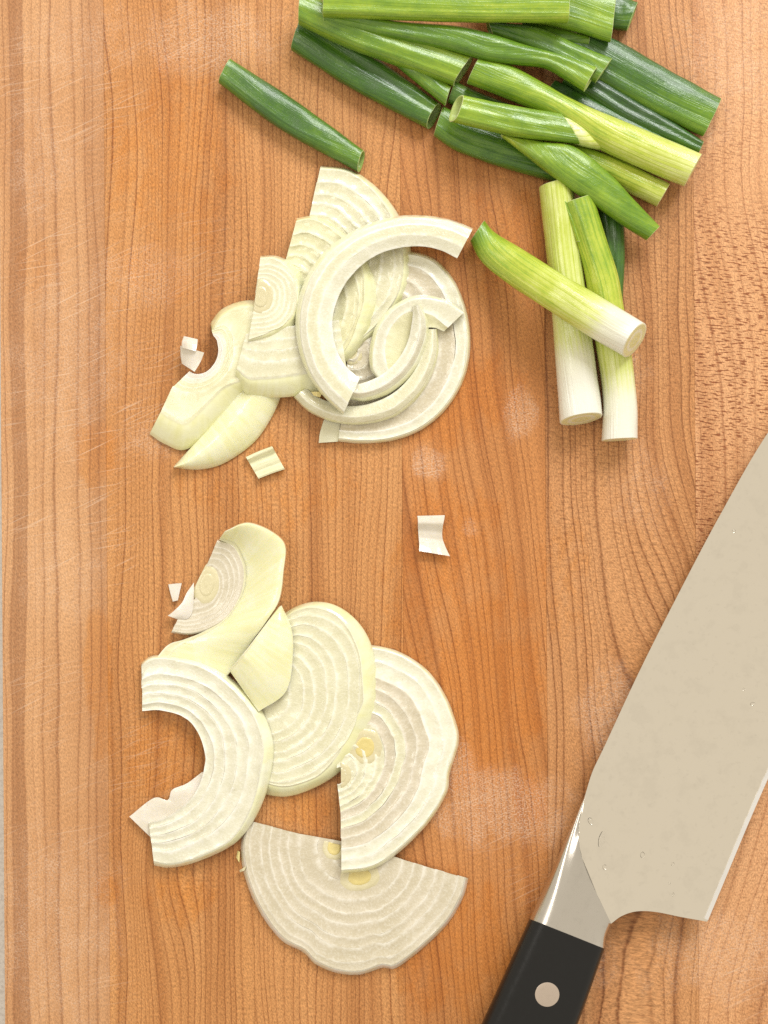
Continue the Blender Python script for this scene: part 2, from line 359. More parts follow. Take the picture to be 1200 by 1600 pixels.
def slice_(label, guides, ts, zp, th, mat, skin=4, group='onion slices on the board', wob=0.010, seed=0, name='onion_slice',
           rel=0.22, n=84, gap=0.05, ends=0.003, core=None, skinlook=(), corem=None, zfun=None, skin_up=False, lower=None, mats=None, crackiness=1.0, parent=None):
    """a cut slice of onion: guides = [(t, pixel polyline, mm lift)] from the heart outwards; every layer between two ts is a part.
    zp = height of the top face (mm); th = thickness (mm); skin = pixels of outer skin seen beyond the cut face"""
    root = parent or thing(name, label, 'onion', group)
    G = [(t_, spline(p, n), dz) for t_, p, dz in guides]
    def at(t_, i):
        if t_ <= G[0][0]: return G[0][1][i].copy(), G[0][2]
        for (ta, pa, za), (tb, pb, zb) in zip(G, G[1:]):
            if t_ <= tb:
                f = (t_ - ta) / (tb - ta); return pa[i].lerp(pb[i], f), za + (zb - za) * f
        return G[-1][1][i].copy(), G[-1][2]
    Lk = len(ts) - 1; rel *= 1.15 if rel >= .3 else .85
    for k in range(Lk):
        last = (k == Lk - 1)
        prof = [(0.0, .11), (0.06, .13), (0.15, .07), (0.30, -.03), (0.5, -.08), (0.70, -.05), (0.87, .03), (0.95, .10), (1.0, .11)]
        lift = (random.random() - .5) * 0.13 * (rel / .22)
        verts, lay, arc, faces = [], [], [], []
        e0, e1 = random.random() * ends, random.random() * ends
        wid = ts[k + 1] - ts[k]
        gp = gap * random.choice((.2, .5, 1.0, 1.6, 2.6)) * crackiness
        sk_n = 6
        for i in range(n):
            s = i / (n - 1); s2 = e0 + s * (1 - e0 - e1); fi = s2 * (n - 1); i0 = min(n - 2, int(fi)); ff = fi - i0
            def cur(t_):
                p0, z0 = at(t_, i0); p1, z1 = at(t_, i0 + 1); return p0.lerp(p1, ff), z0
            def wb(j, tb):       # a boundary wavers the same way for both layers that meet there
                if j == 0: amp = wob * .6
                elif j == Lk: amp = 0.0
                else: amp = wob
                return tb + amp * (nz(s2 * 9, j * 3.7, seed) + .5 * nz(s2 * 27, j * 3.7, seed + 5))
            ta, tb = wb(k, ts[k]), wb(k + 1, ts[k + 1])
            pin, _ = cur(max(ta, G[0][0])); pout, _ = cur(min(tb, 1.0) if tb < 1.2 else tb)
            sw = interp(skin, s2) if last else 0
            dirv = (pout - pin); dl = max(dirv.length, 1e-6)
            crack = gp * max(0.0, nz(s2 * 6, k * 2.1, seed + 9) * 3.4 - (.30 if crackiness > 1.2 else .55)) / 0.2      # px
            row = []
            for q, dz in prof:
                tt = ta + (tb - ta) * q
                p, zo = cur(max(G[0][0], min(1.0, tt)))
                if last and sw: p = p - dirv / dl * sw * q
                # seam gap
                if q == 0.0 and k > 0: p = p + dirv / dl * min(crack * .5, dl * .2)
                if q == 1.0 and not last: p = p - dirv / dl * min(crack * .5, dl * .2)
                zz = zp(p.x, p.y) + zo + (dz * rel / .22 if not (last and q == 1.0) else -.10) + lift * (1 - .6 * (q == 0 or q == 1)) + .16 * nz(p.x / 12, p.y / 12, seed) * rel / .22 + .10 * nz(p.x / 4.5, p.y / 4.5, seed + 2) * rel / .22
                if zfun: zz += zfun(p, tt, s2)
                row.append((p, zz, q, dl * 0.2 * q))
            if last:
                pe, ze = row[-1][0], row[-1][1]
                for m_ in range(1, sk_n + 1):
                    q = m_ / sk_n
                    p = pe.lerp(pout, q) if sw else pe + dirv / dl * 0.4 * q
                    p, zo = (p, 0)
                    drop = th * (q ** 1.7 if not skin_up else q) - .1
                    row.append((p, ze - max(drop, 0) * .93, 1.0 + q, dl * .2 + sw * .2 * q + th * q))
            # underside
            zb_in = row[0][1] - th * .85; zb_out = row[-1][1] - (th * .05 if last else th * .85)
            row.append((row[-1][0], zb_out, 2.0 if last else 1.0, row[-1][3] + th)); row.append((row[0][0], zb_in, 0.0, 0.0))
            for p, zz, q, rr in row:
                verts.append(P(p.x, p.y, max(zz, .02) * MM)); lay.append(2.0 if k in skinlook else q)
                arc.append((s2 * 60 + seed, rr + k * 3.3, seed * .7 + k))
        m = len(verts) // n
        for i in range(n - 1):
            for j in range(m):
                a, b = i * m + j, i * m + (j + 1) % m
                faces.append((a, b, b + m, a + m))
        faces.append(tuple(range(m))); faces.append(tuple((n - 1) * m + j for j in range(m - 1, -1, -1)))
        mm = mats[k] if mats and k in mats else mat
        mesh_obj('layer', verts, faces, OM[mm], root, {'lay': lay, 'arc': arc}, sharp=1.1)
    clip = (G[-1][1][0], G[-1][1][-1], G[-1][1][n // 2])
    for (cx, cy, rx, ry, rot, cm, cz) in (core or []):
        disc(root, cx, cy, rx * 1.7, ry * 1.6, rot, zp(cx, cy) + cz + .02, 'germpale', seed, 'heart_layer', clip)
        disc(root, cx, cy, rx, ry, rot, zp(cx, cy) + cz + .10, cm, seed, 'core', clip)
    return root

def disc(root, cx, cy, rx, ry, rot, zmm, cm, seed=0, nm='core', clip=None):
    """the heart of an onion: a low round button of its own colour"""
    verts, lay, arc, faces = [], [], [], []
    nr, na = 6, 32; ca, sa = math.cos(math.radians(rot)), math.sin(math.radians(rot))
    for i in range(nr + 1):
        f = i / nr
        for j in range(na):
            a = 2 * math.pi * j / na; rr = f * (1 + .06 * nz(math.cos(a) * 2, math.sin(a) * 2, seed))
            x, y = rx * rr * math.cos(a), ry * rr * math.sin(a)
            zz = zmm - (.5 if i == nr else .0) + .05 * math.cos(f * 9)
            pt = Vector((cx + x * ca - y * sa, cy + x * sa + y * ca))
            if clip:                                       # the knife cut the heart off along the slice's straight side
                A, B, I = clip; d_ = (B - A).normalized(); n_ = Vector((-d_.y, d_.x))
                if n_.dot(I - A) < 0: n_ = -n_
                k_ = n_.dot(pt - A)
                if k_ < 1.0: pt = pt + n_ * (1.0 - k_)
            verts.append(P(pt.x, pt.y, zz * MM)); lay.append(.5); arc.append((a * 3, f * ry * .2, seed))
    for i in range(nr):
        for j in range(na):
            a, b = i * na + j, i * na + (j + 1) % na; faces.append((a, b, b + na, a + na))
    return mesh_obj(nm, verts, faces, OM[cm], root, {'lay': lay, 'arc': arc})

def shell(label, A, B, zA, zB, bulge, th, mat, name='onion_slice', group='onion slices on the board', n=48, m=14, prof=None, lay0=2.0, parent=None, part='layer', taper=True, rimw=0.0):
    """a curved piece between two pixel edges A and B; heights zA, zB (mm, lists along) with a bulge or a profile across"""
    root = parent if parent else thing(name, label, 'onion', group)
    a_, b_ = spline(A, n), spline(B, n)
    verts, lay, arc, faces = [], [], [], []
    for i in range(n):
        s = i / (n - 1); top, bot = [], []
        for j in range(m + 1):
            q = j / m; p = a_[i].lerp(b_[i], q)
            z = interp(zA, s) * (1 - q) + interp(zB, s) * q
            z += (interp(prof, q) if prof else bulge * math.sin(math.pi * q) * (min(1, math.sin(math.pi * s) * 2.2) ** .6 if taper else 1)) + .06 * nz(p.x / 16, p.y / 16, len(label or '') * .3)
            wd = (b_[i] - a_[i]).length * .2
            lq = lay0
            if rimw and (q < rimw): lq = .02
            top.append((P(p.x, p.y, max(.05, z) * MM), lq, (s * 50, q * wd, 1.0)))
            bot.append((P(p.x, p.y, max(.02, z - th) * MM), lq, (s * 50, q * wd, 1.0)))
        for v, l, c in top + bot[::-1]: verts.append(v); lay.append(l); arc.append(c)
    k = 2 * (m + 1)
    for i in range(n - 1):
        for j in range(k):
            a, b = i * k + j, i * k + (j + 1) % k; faces.append((a, b, b + k, a + k))
    faces.append(tuple(range(k))); faces.append(tuple((n - 1) * k + j for j in range(k - 1, -1, -1)))
    mesh_obj(part, verts, faces, OM[mat], root, {'lay': lay, 'arc': arc}, sharp=1.0)
    return root

def around(cx, cy, r, a0, a1, n=9, ry=None):
    """pixel arc round a heart, degrees clockwise on the photo from +x"""
    return [(cx + r * math.cos(math.radians(a0 + (a1 - a0) * i / (n - 1))), cy + (ry or r) * math.sin(math.radians(a0 + (a1 - a0) * i / (n - 1)))) for i in range(n)]

def fr(n, t0=0.0, t1=1.0, pw=1.0, jit=.18, seed=1):
    rnd = random.Random(seed); out = [t0 + (t1 - t0) * (i / n) ** pw for i in range(n + 1)]
    for i in range(1, n): out[i] += (rnd.random() - .5) * jit * (t1 - t0) / n
    return out

# ---- lower cluster
flat = lambda z: (lambda x, y: z)
# half disc at the bottom, lying flat
o_ = [(383, 1280), (376, 1325), (383, 1372), (404, 1422), (438, 1468), (474, 1488), (492, 1506), (525, 1520), (562, 1523), (598, 1512), (618, 1513), (658, 1484), (700, 1443), (724, 1402), (732, 1372)]
i_ = [(543, 1316), (540, 1324), (542, 1334), (550, 1340), (560, 1338), (566, 1330), (567, 1322)]
slice_('translucent half-round onion slice, the lowest one in the photo', [(0, i_, 0), (.33, [(470, 1303), (468, 1330), (480, 1372), (520, 1400), (565, 1404), (600, 1392), (622, 1366), (628, 1342)], 0), (1, o_, 0)],
       [0, .10, .20, .33, .45, .55, .67, .76, .89, 1.0], flat(3.0), 2.7, 'clear', skin=6, seed=1, rel=.20,
       core=[(522, 1324, 12, 14, 0, 'germ', .12), (562, 1370, 21, 15, -10, 'germ', .14)])
# half disc on the right
zp = plane3((600, 1010, 3.4), (540, 1365, 7.0), (715, 1160, 4.0))
o_ = [(530, 1020), (560, 1008), (595, 1010), (630, 1021), (668, 1047), (696, 1086), (713, 1130), (717, 1160), (703, 1208), (698, 1240), (668, 1288), (622, 1333), (582, 1358), (533, 1365)]
i_ = [(526, 1200), (532, 1199), (538, 1204), (540, 1212), (537, 1220), (532, 1224), (527, 1225)]
m_ = [(530, 1125), (556, 1120), (585, 1132), (603, 1160), (603, 1195), (590, 1228), (565, 1256), (532, 1272)]
slice_('half-round onion slice with yellow heart and wavy white rings at right', [(0, i_, 0), (.36, m_, 0), (1, o_, 0)],
       [0, .09, .17, .26, .34, .43, .52, .62, .73, .86, 1.0], zp, 3.0, 'clear', skin=5, seed=2, rel=.30, wob=.014, crackiness=1.7,
       mats={9: 'white', 8: 'white', 5: 'pale', 0: 'pale', 1: 'pale', 2: 'pale', 3: 'pale'}, core=[(570, 1168, 17, 19, 20, 'germ', .15), (531, 1212, 11, 14, 0, 'germpale', .1)])
# half disc in the middle, its yellow skin turned up along the right side
zp = plane3((440, 960, 4.2), (415, 1235, 4.0), (588, 1080, 7.6))
o_ = [(436, 964), (466, 946), (500, 940), (535, 951), (566, 980), (584, 1020), (588, 1070), (584, 1122), (566, 1165), (545, 1192), (518, 1216), (480, 1236), (442, 1245), (400, 1238)]
i_ = [(412, 1078), (418, 1076), (423, 1082), (424, 1092), (420, 1100), (414, 1103), (408, 1101)]
slice_('half-round onion slice with a yellow skin edge in the middle of the lower pile', [(0, i_, 0), (1, o_, 0)],
       [0, .16, .30, .40, .52, .61, .73, .84, 1.0], zp, 3.6, 'pale', skin=[10, 10, 14, 22, 24, 20, 34, 22, 14, 16, 20], seed=3, rel=.22, wob=.012, core=[(414, 1090, 14, 18, 0, 'germpale', .0)])
# yellow curved offcut
shell('yellow curved onion offcut wedged between the bowl and middle slice', [(436, 948), (425, 962), (404, 990), (381, 1020), (358, 1047)], [(440, 946), (455, 980), (458, 1020), (447, 1080), (404, 1112)],
      [6.5, 9, 10.5, 10, 7], [6, 7.2, 7.4, 7.2, 7], 1.6, 2.2, 'flesh', rimw=.07)
# bowl shaped slice at the top of the cluster
heart = around(323, 914, 2, -215, 60, 9)
core_o = [(311, 930), (308, 912), (314, 896), (324, 890), (335, 897), (338, 914), (334, 932), (322, 940), (314, 938)]
floor_o = [(340, 843), (366, 852), (381, 880), (383, 906), (376, 935), (357, 965), (328, 984), (297, 992), (267, 989)]
floor_c = [(322, 885), (333, 884), (345, 896), (348, 914), (344, 934), (332, 950), (312, 958), (293, 962), (280, 962)]
wall_o = [(352, 829), (385, 816), (422, 828), (446, 851), (444, 892), (438, 935), (420, 967), (394, 1004), (366, 1044), (348, 1066)]
wall_i = [(342, 843), (365, 855), (375, 880), (376, 906), (369, 934), (350, 963), (321, 985), (288, 999), (262, 1008), (240, 1034)]
zf = flat(2.6)
r_ = slice_('bowl-shaped onion end with a round pale heart, top of the lower pile', [(0, around(323, 914, 3, -120, 120), 0), (.45, floor_c, 0), (1, floor_o, 0.9)],
            [0, .22, .34, .45, .60, .72, .84, 1.0], zf, 2.3, 'clear', skin=3, seed=4, rel=.10, wob=.008, crackiness=.5, core=[(323, 914, 13, 21, 8, 'germpale', .12)])
# left scrap of the floor
shell('', [(303, 910), (292, 926), (284, 942), (270, 956), (262, 962)], [(303, 934), (302, 950), (298, 962), (290, 968), (278, 968)], [3.1, 3.5, 3.8, 3.6, 3.0], [3.0, 3.1, 3.1, 2.9, 2.6], .5, 1.0, 'pink', lay0=.5, parent=r_, part='flap', taper=False, n=28)
slice_('', [(0, wall_i, 0), (1, wall_o, 0)], [0, .12, 1.0], lambda x, y: 3.0, 2.0, 'yellow', skin=2, seed=5, rel=.08, parent=r_, n=90,
       zfun=lambda p, t_, s: 6.0 * sstep(-.1, 1.05, t_) * (1 - .85 * sstep(.62, .95, s)), wob=.02, skinlook=(1,), mats={1: 'flesh'})
# C-shaped slice on the left
zp = plane3((230, 1050, 3.6), (240, 1340, 3.6), (425, 1180, 8.4))
o_ = [(220, 1036), (240, 1024), (290, 1027), (340, 1045), (384, 1079), (412, 1115), (427, 1160), (425, 1200), (414, 1245), (395, 1285), (364, 1320), (312, 1345), (268, 1356), (240, 1352)]
i_ = [(222, 1111), (250, 1110), (284, 1119), (307, 1141), (319, 1172), (319, 1200), (312, 1225), (300, 1245), (280, 1265), (258, 1278), (232, 1286)]
r_ = slice_('C-shaped onion slice with pale ridged rings at the left of the lower pile', [(0, i_, 0), (1, o_, 0)], [0, .13, .30, .47, .64, 1.0], zp, 3.6, 'white',
            skin=[4, 6, 10, 14, 16, 18, 14, 8, 6, 6], seed=6, rel=.34, wob=.022, crackiness=1.4, mats={4: 'white'})
shell('', [(316, 1206), (292, 1224), (269, 1234), (262, 1250), (240, 1247), (202, 1276)], [(330, 1215), (305, 1250), (280, 1268), (262, 1282), (245, 1290), (236, 1309)],
      [2.8, 2.4, 2.2, 2.0, 1.8, 1.6], [3.0, 2.6, 2.4, 2.2, 2.0, 2.0], .35, 1.0, 'pink', lay0=.5, parent=r_, part='flap', taper=False)

# ---- upper cluster
# big translucent half disc under everything on the right
o_ = [(560, 408), (610, 395), (650, 394), (684, 408), (712, 442), (730, 490), (735, 540), (726, 590), (700, 636), (660, 671), (612, 689), (565, 693), (528, 690)]
i_ = [(545, 545), (550, 540), (556, 544), (558, 551), (555, 558), (549, 561), (543, 560)]
slice_('large translucent half-round onion slice lying under the upper pile at right', [(0, i_, 0), (1, o_, 0)], [0, .12, .24, .36, .48, .60, .72, .86, 1.0], flat(3.0), 2.7, 'clear', skin=5, seed=8, rel=.36, wob=.012,
       mats={7: 'white'}, crackiness=1.6, core=[(549, 551, 12, 14, 0, 'germpale', 0)])
# top fan slice
zp = plane3((500, 265, 3.6), (640, 420, 4.6), (450, 420, 3.6))
o_ = [(500, 259), (545, 264), (586, 290), (620, 331), (640, 380), (643, 425), (632, 470), (604, 512), (570, 540)]
i_ = [(470, 400), (476, 398), (484, 402), (488, 410), (486, 420), (480, 426), (472, 428)]
slice_('fan-like onion half slice at the top of the upper pile below the lone green piece', [(0, i_, 0), (1, o_, 0)], [0, .2, .33, .45, .57, .69, .82, 1.0], zp, 3.4, 'pale', skin=[4, 5, 8, 12, 14, 14, 16, 12], seed=9, rel=.32, wob=.012, crackiness=1.3)
# second fan, offset
zp = plane3((465, 345, 5.8), (588, 460, 7.6), (470, 520, 5.0))
o_ = [(463, 341), (492, 338), (530, 358), (566, 396), (586, 440), (587, 485), (570, 530), (548, 560), (528, 574)]
i_ = [(430, 470), (438, 468), (446, 474), (449, 483), (446, 494), (438, 500), (430, 502)]
slice_('yellowish onion half slice showing inside the big open ring', [(0, i_, 0), (1, o_, 0)], [0, .25, .40, .53, .66, .80, 1.0], zp, 3.2, 'yellow', skin=[5, 5, 8, 12, 20, 24, 18, 12], seed=10, rel=.34, wob=.014)
# lower left slice with a hole where the heart fell out
zp = plane3((340, 500, 5.4), (250, 640, 4.6), (360, 600, 6.4))
o_ = [(328, 506), (345, 484), (375, 471), (405, 472), (425, 500), (432, 545), (415, 590), (380, 620), (340, 662), (292, 702), (258, 694), (233, 678)]
i_ = [(333, 524), (338, 530), (340, 538), (341, 546), (340, 556), (336, 566), (330, 574), (322, 581), (313, 584), (304, 584), (296, 580)]
slice_('pale yellow-green onion slice with a hole where its heart fell out', [(0, i_, 0), (.45, [(330, 515), (350, 505), (362, 515), (368, 535), (366, 560), (355, 585), (335, 605), (310, 615), (285, 615), (268, 606)], 0.1), (1, o_, 0)],
       [0, .10, .20, .30, .40, 1.0], zp, 4.4, 'yellow', skin=[16, 14, 12, 12, 14, 18, 26, 34, 40, 44, 42, 40], seed=11, rel=.10, wob=.012, crackiness=.6, mats={0: 'pink', 1: 'white'})
# crescent of outer layer with a wet shine
shell('crescent-shaped outer onion layer with a wet shine, pointing down left', [(271, 729), (296, 702), (326, 670), (354, 636), (376, 604), (408, 582)], [(273, 731), (310, 734), (350, 724), (396, 692), (424, 653), (442, 612)],
      [.8, 2.8, 3.2, 3.2, 3.0, 3.0], [.4, .7, .8, 1.0, 1.4, 2.0], 0, 1.6, 'flesh', prof=[0, 1.6, 2.5, 2.8, 2.5, 1.7, 0])
# barrel piece below the bullseye
slice_('onion slice with striped top and smooth skin below the bullseye slice', [(0, [(384, 522), (415, 516), (450, 510), (490, 505), (530, 500)], 0), (1, [(366, 590), (388, 617), (440, 621), (500, 612), (545, 598)], 0)],
       [0, .16, .30, .46, 1.0], plane3((380, 540, 8.6), (520, 520, 8.6), (440, 600, 8.4)), 4.2, 'pale', skin=[14, 30, 34, 34, 26], seed=12, rel=.16, wob=.02)
# bullseye
zp = plane3((407, 400, 9.0), (387, 535, 9.6), (478, 460, 9.4))
o_ = [(407, 400), (428, 399), (452, 408), (472, 428), (478, 455), (474, 490), (456, 520), (425, 534), (387, 537)]
i_ = [(399, 458), (403, 456), (408, 457), (411, 461), (411, 467), (407, 471), (398, 472)]
slice_('small half-round onion slice with a bullseye heart', [(0, i_, 0), (1, o_, 0)], [0, .14, .26, .38, .50, .62, .74, 1.0], zp, 4.6, 'pale', skin=[3, 6, 12, 16, 14, 16, 22, 14, 6], seed=13, rel=.09, wob=.01, crackiness=.5,
       core=[(407, 464, 13, 19, 0, 'germpale', .12)])
# arched strips on the right
slice_('curved onion strip nested outside the bright strip over the translucent slice', [(0, [(478, 606), (500, 622), (540, 634), (580, 630), (620, 610), (650, 575), (662, 540), (668, 514)], 0), (1, [(458, 620), (482, 643), (522, 660), (572, 663), (622, 648), (662, 610), (684, 558), (684, 514)], 0)],
       [0, .55, 1.0], flat(6.0), 2.8, 'pale', skin=[3, 4, 4, 5, 4, 3], zfun=lambda p, t_, s: 1.1 - 1.3 * (2 * t_ - 1) ** 2, seed=14, rel=.2, wob=.03)
slice_('arched onion layer with a pale yellow inside ending at the right edge of pile', [(0, [(694, 518), (678, 512), (664, 514), (654, 530), (650, 550), (646, 570), (642, 584), (638, 592)], -1.0), (.5, [(700, 512), (672, 492), (640, 488), (616, 504), (604, 530), (602, 558), (608, 580), (620, 590)], .0), (1, [(726, 487), (696, 468), (652, 461), (614, 478), (589, 506), (578, 542), (578, 574), (588, 592)], 0)],
       [0, .5, 1.0], plane3((726, 487, 6.6), (650, 462, 8.8), (580, 570, 7.2)), 2.6, 'white', skin=[2, 5, 7, 7, 5], seed=15, rel=.16, wob=.02, mats={0: 'yellow'})
slice_('bright white curved onion strip in the middle of the translucent slice', [(0, [(645, 478), (644, 500), (636, 536), (618, 566), (592, 588), (560, 600), (540, 600)], 0), (1, [(658, 476), (669, 502), (667, 536), (648, 580), (612, 613), (572, 627), (545, 624)], 0)],
       [0, .48, 1.0], plane3((655, 480, 10.6), (655, 560, 8.2), (560, 610, 9.0)), 3.0, 'white', skin=[3, 6, 8, 8, 6], zfun=lambda p, t_, s: 1.1 - 1.6 * (2 * t_ - 1) ** 2, seed=16, rel=.18, wob=.03)
# big open ring on top
zp = plane3((740, 360, 8.0), (470, 470, 13.2), (560, 620, 11.5))
slice_('big open C-shaped onion ring lying on top of the upper pile', [(0, [(715, 404), (682, 389), (645, 385), (602, 393), (566, 414), (537, 448), (521, 490), (522, 530), (536, 566), (562, 592)], 0),
        (1, [(740, 357), (700, 342), (650, 336), (602, 341), (551, 361), (506, 394), (476, 438), (462, 490), (465, 540), (481, 586), (506, 620), (536, 648)], 0)],
       [0, .36, .68, 1.0], zp, 3.6, 'white', skin=[3, 4, 6, 8, 8, 6, 4], zfun=lambda p, t_, s: 1.1 - 1.5 * (2 * t_ - 1) ** 2, seed=17, rel=.22, wob=.022, crackiness=.3, mats={1: 'pale'})
# ---- bits
def bit(label, A, B, zA, zB, prof, th, mat, lay0=.5, n=14, m=16):
    return shell(label, A, B, zA, zB, 0, th, mat, name='onion_bit', group='onion bits scattered on the board', n=n, m=m, prof=prof, lay0=lay0)
bit('ridged square onion bit with a yellow middle below the upper pile', [(384, 714), (404, 705), (425, 697)], [(404, 748), (424, 740), (445, 733)], 1.6, 1.6, [.7, 1.1, 1.0, -.4, -.7, -.2, .1, -.1, .0, -.5, -.3, .5, 1.1, .8], 2.0, 'yellow')
bit('white curled onion bit lying alone in the middle of the board', [(652, 806), (653, 813), (653, 822), (654, 838), (655, 850), (655, 861)], [(695, 805), (694, 812), (692, 822), (691, 838), (695, 852), (703, 869)], [3.2, 3.4, 1.6, 1.2, 1.8, 2.6], [3.2, 3.4, 1.6, 1.2, 2.0, 2.8], [.25, .05, 0, .1, .0, .2], 1.2, 'pink', n=30)
bit('small white four-sided onion bit poking from under the upper pile', [(506, 656), (500, 676), (498, 692)], [(532, 658), (530, 676), (528, 690)], 1.8, 1.8, [0, .1, 0], 1.6, 'pale')
bit('cup-like white onion bit beside the hole in the yellow-green slice', [(282, 540), (282, 555), (284, 568)], [(319, 551), (313, 566), (304, 581)], [5.2, 4.6, 4.0], [6.4, 6.0, 5.6], [0, .5, .7, .4], 1.2, 'pink')
bit('tiny curled onion bit on top of the cup-like bit', [(287, 525), (284, 535), (284, 543)], [(309, 530), (308, 540), (306, 549)], [4.6, 5.6, 6.0], [4.8, 6.0, 6.6], [0, 1.0, 1.2, .8], 1.2, 'pink')
bit('tiny white onion bit left of the bowl-shaped end', [(263, 913), (266, 926), (270, 940)], [(284, 911), (281, 924), (278, 938)], 1.5, 1.5, [0, .2, 0], 1.3, 'pink')
bit('yellow onion crumb at the left rim of the lowest slice, upper of two', [(371, 1329), (369, 1340)], [(375, 1331), (374, 1348)], 1.5, 2.0, [0, .3, 0], 1.2, 'germ')
bit('yellow onion crumb at the left rim of the lowest slice, lower of two', [(374, 1360), (375, 1363)], [(385, 1353), (382, 1360)], 2.0, 3.4, [0, .3, 0], 1.2, 'germpale')
bit('bright yellow onion crumb tucked under the lower end of big ring', [(486, 612), (490, 618)], [(505, 612), (500, 621)], 8.0, 8.0, [0, .4, 0], 1.2, 'germ')

# ------------------------------------------------------------------ green onions
def scallion_mat():
    t = NT('green_onion_skin')
    tone = t.attr('tone').outputs['Fac']; q = t.sep(t.attr('arc').outputs['Vector'])      # millimetres along / round / per-piece seed
    a, r, sd = q[0], q[1], q[2]
    vein = t.noise(t.vec(t.mul(a, .012), t.mul(r, 1.6), sd), 1, 2, .5)
    veinf = t.noise(t.vec(t.mul(a, .05), t.mul(r, 4.2), sd), 1, 2, .6)
    blot = t.noise(t.vec(t.mul(a, .13), t.mul(r, .30), sd), 1, 3, .65)
    spk = t.noise(t.vec(t.mul(a, 1.3), t.mul(r, 2.2), sd), 1, 2, .6)
    lf = t.math('FRACT', t.add(t.mul(r, .80), t.mul(vein, 1.1)))
    ves = t.mul(t.rng(t.math('ABSOLUTE', t.math('SUBTRACT', lf, .5)), .06, .20, 1, 0), t.rng(veinf, .3, .6, .4, 1))      # fine green veins
    mid = t.mul(t.rng(tone, .04, .22), t.rng(tone, .66, .42, .25, 1.0))
    tn = t.add(tone, t.mul(t.math('SUBTRACT', veinf, .5), t.rng(tone, .05, .5, .04, .20)))
    tn = t.add(tn, t.mul(t.math('SUBTRACT', vein, .5), t.rng(tone, .05, .5, .02, .16)))
    tn = t.add(tn, t.mul(t.math('SUBTRACT', blot, .5), t.rng(tone, .05, .4, .05, .34)))
    tn = t.add(tn, t.mul(t.math('SUBTRACT', spk, .5), t.rng(tone, .05, .5, .02, .13)))
    tn = t.add(tn, t.mul(t.mul(ves, mid), .085))
    col = t.ramp(tn, [(0.0, (.82, .81, .72)), (.10, (.80, .80, .60)), (.22, (.68, .73, .26)), (.36, (.50, .58, .065)), (.50, (.265, .41, .026)), (.66, (.130, .262, .016)), (.82, (.050, .142, .013)), (1.0, (.022, .072, .012))])
    wax = t.mul(t.rng(tone, .7, .95), t.rng(blot, .5, .72))
    col = t.mix(t.mul(wax, .30), col, (.17, .25, .14))
    t.set(Base_Color=col, Roughness=t.rng(spk, .35, .65, .20, .42), Coat_Weight=.3, Coat_Roughness=.12, Specular_IOR_Level=.5)
    t.bump(t.add(t.mul(vein, .9), t.add(t.mul(veinf, .5), t.add(t.mul(blot, .9), t.mul(spk, .25)))), .55, .00040)
    return t.m
SM = scallion_mat()
t = NT('green_onion_cut')
q = t.sep(t.attr('arc').outputs['Vector']); tone = t.attr('tone').outputs['Fac']
ring = t.math('SINE', t.mul(q[1], 14.0)); ring = t.rng(ring, -.3, .9)
col = t.mix(ring, t.ramp(tone, [(0, (.78, .74, .40)), (.3, (.60, .66, .22)), (.7, (.34, .48, .12)), (1, (.14, .24, .06))]), t.ramp(tone, [(0, (.84, .82, .62)), (.3, (.74, .77, .42)), (.7, (.50, .60, .25)), (1, (.26, .38, .14))]))
col = t.mix(t.rng(q[1], .42, .0), col, t.mix(.5, col, (.62, .60, .10)))
t.set(Base_Color=col, Roughness=.38, Subsurface_Weight=.2, Subsurface_Radius=(.8, .9, .3), Subsurface_Scale=.001)
t.bump(t.noise(t.pos(), 2500, 2), .3, .0002)
CUT = t.m

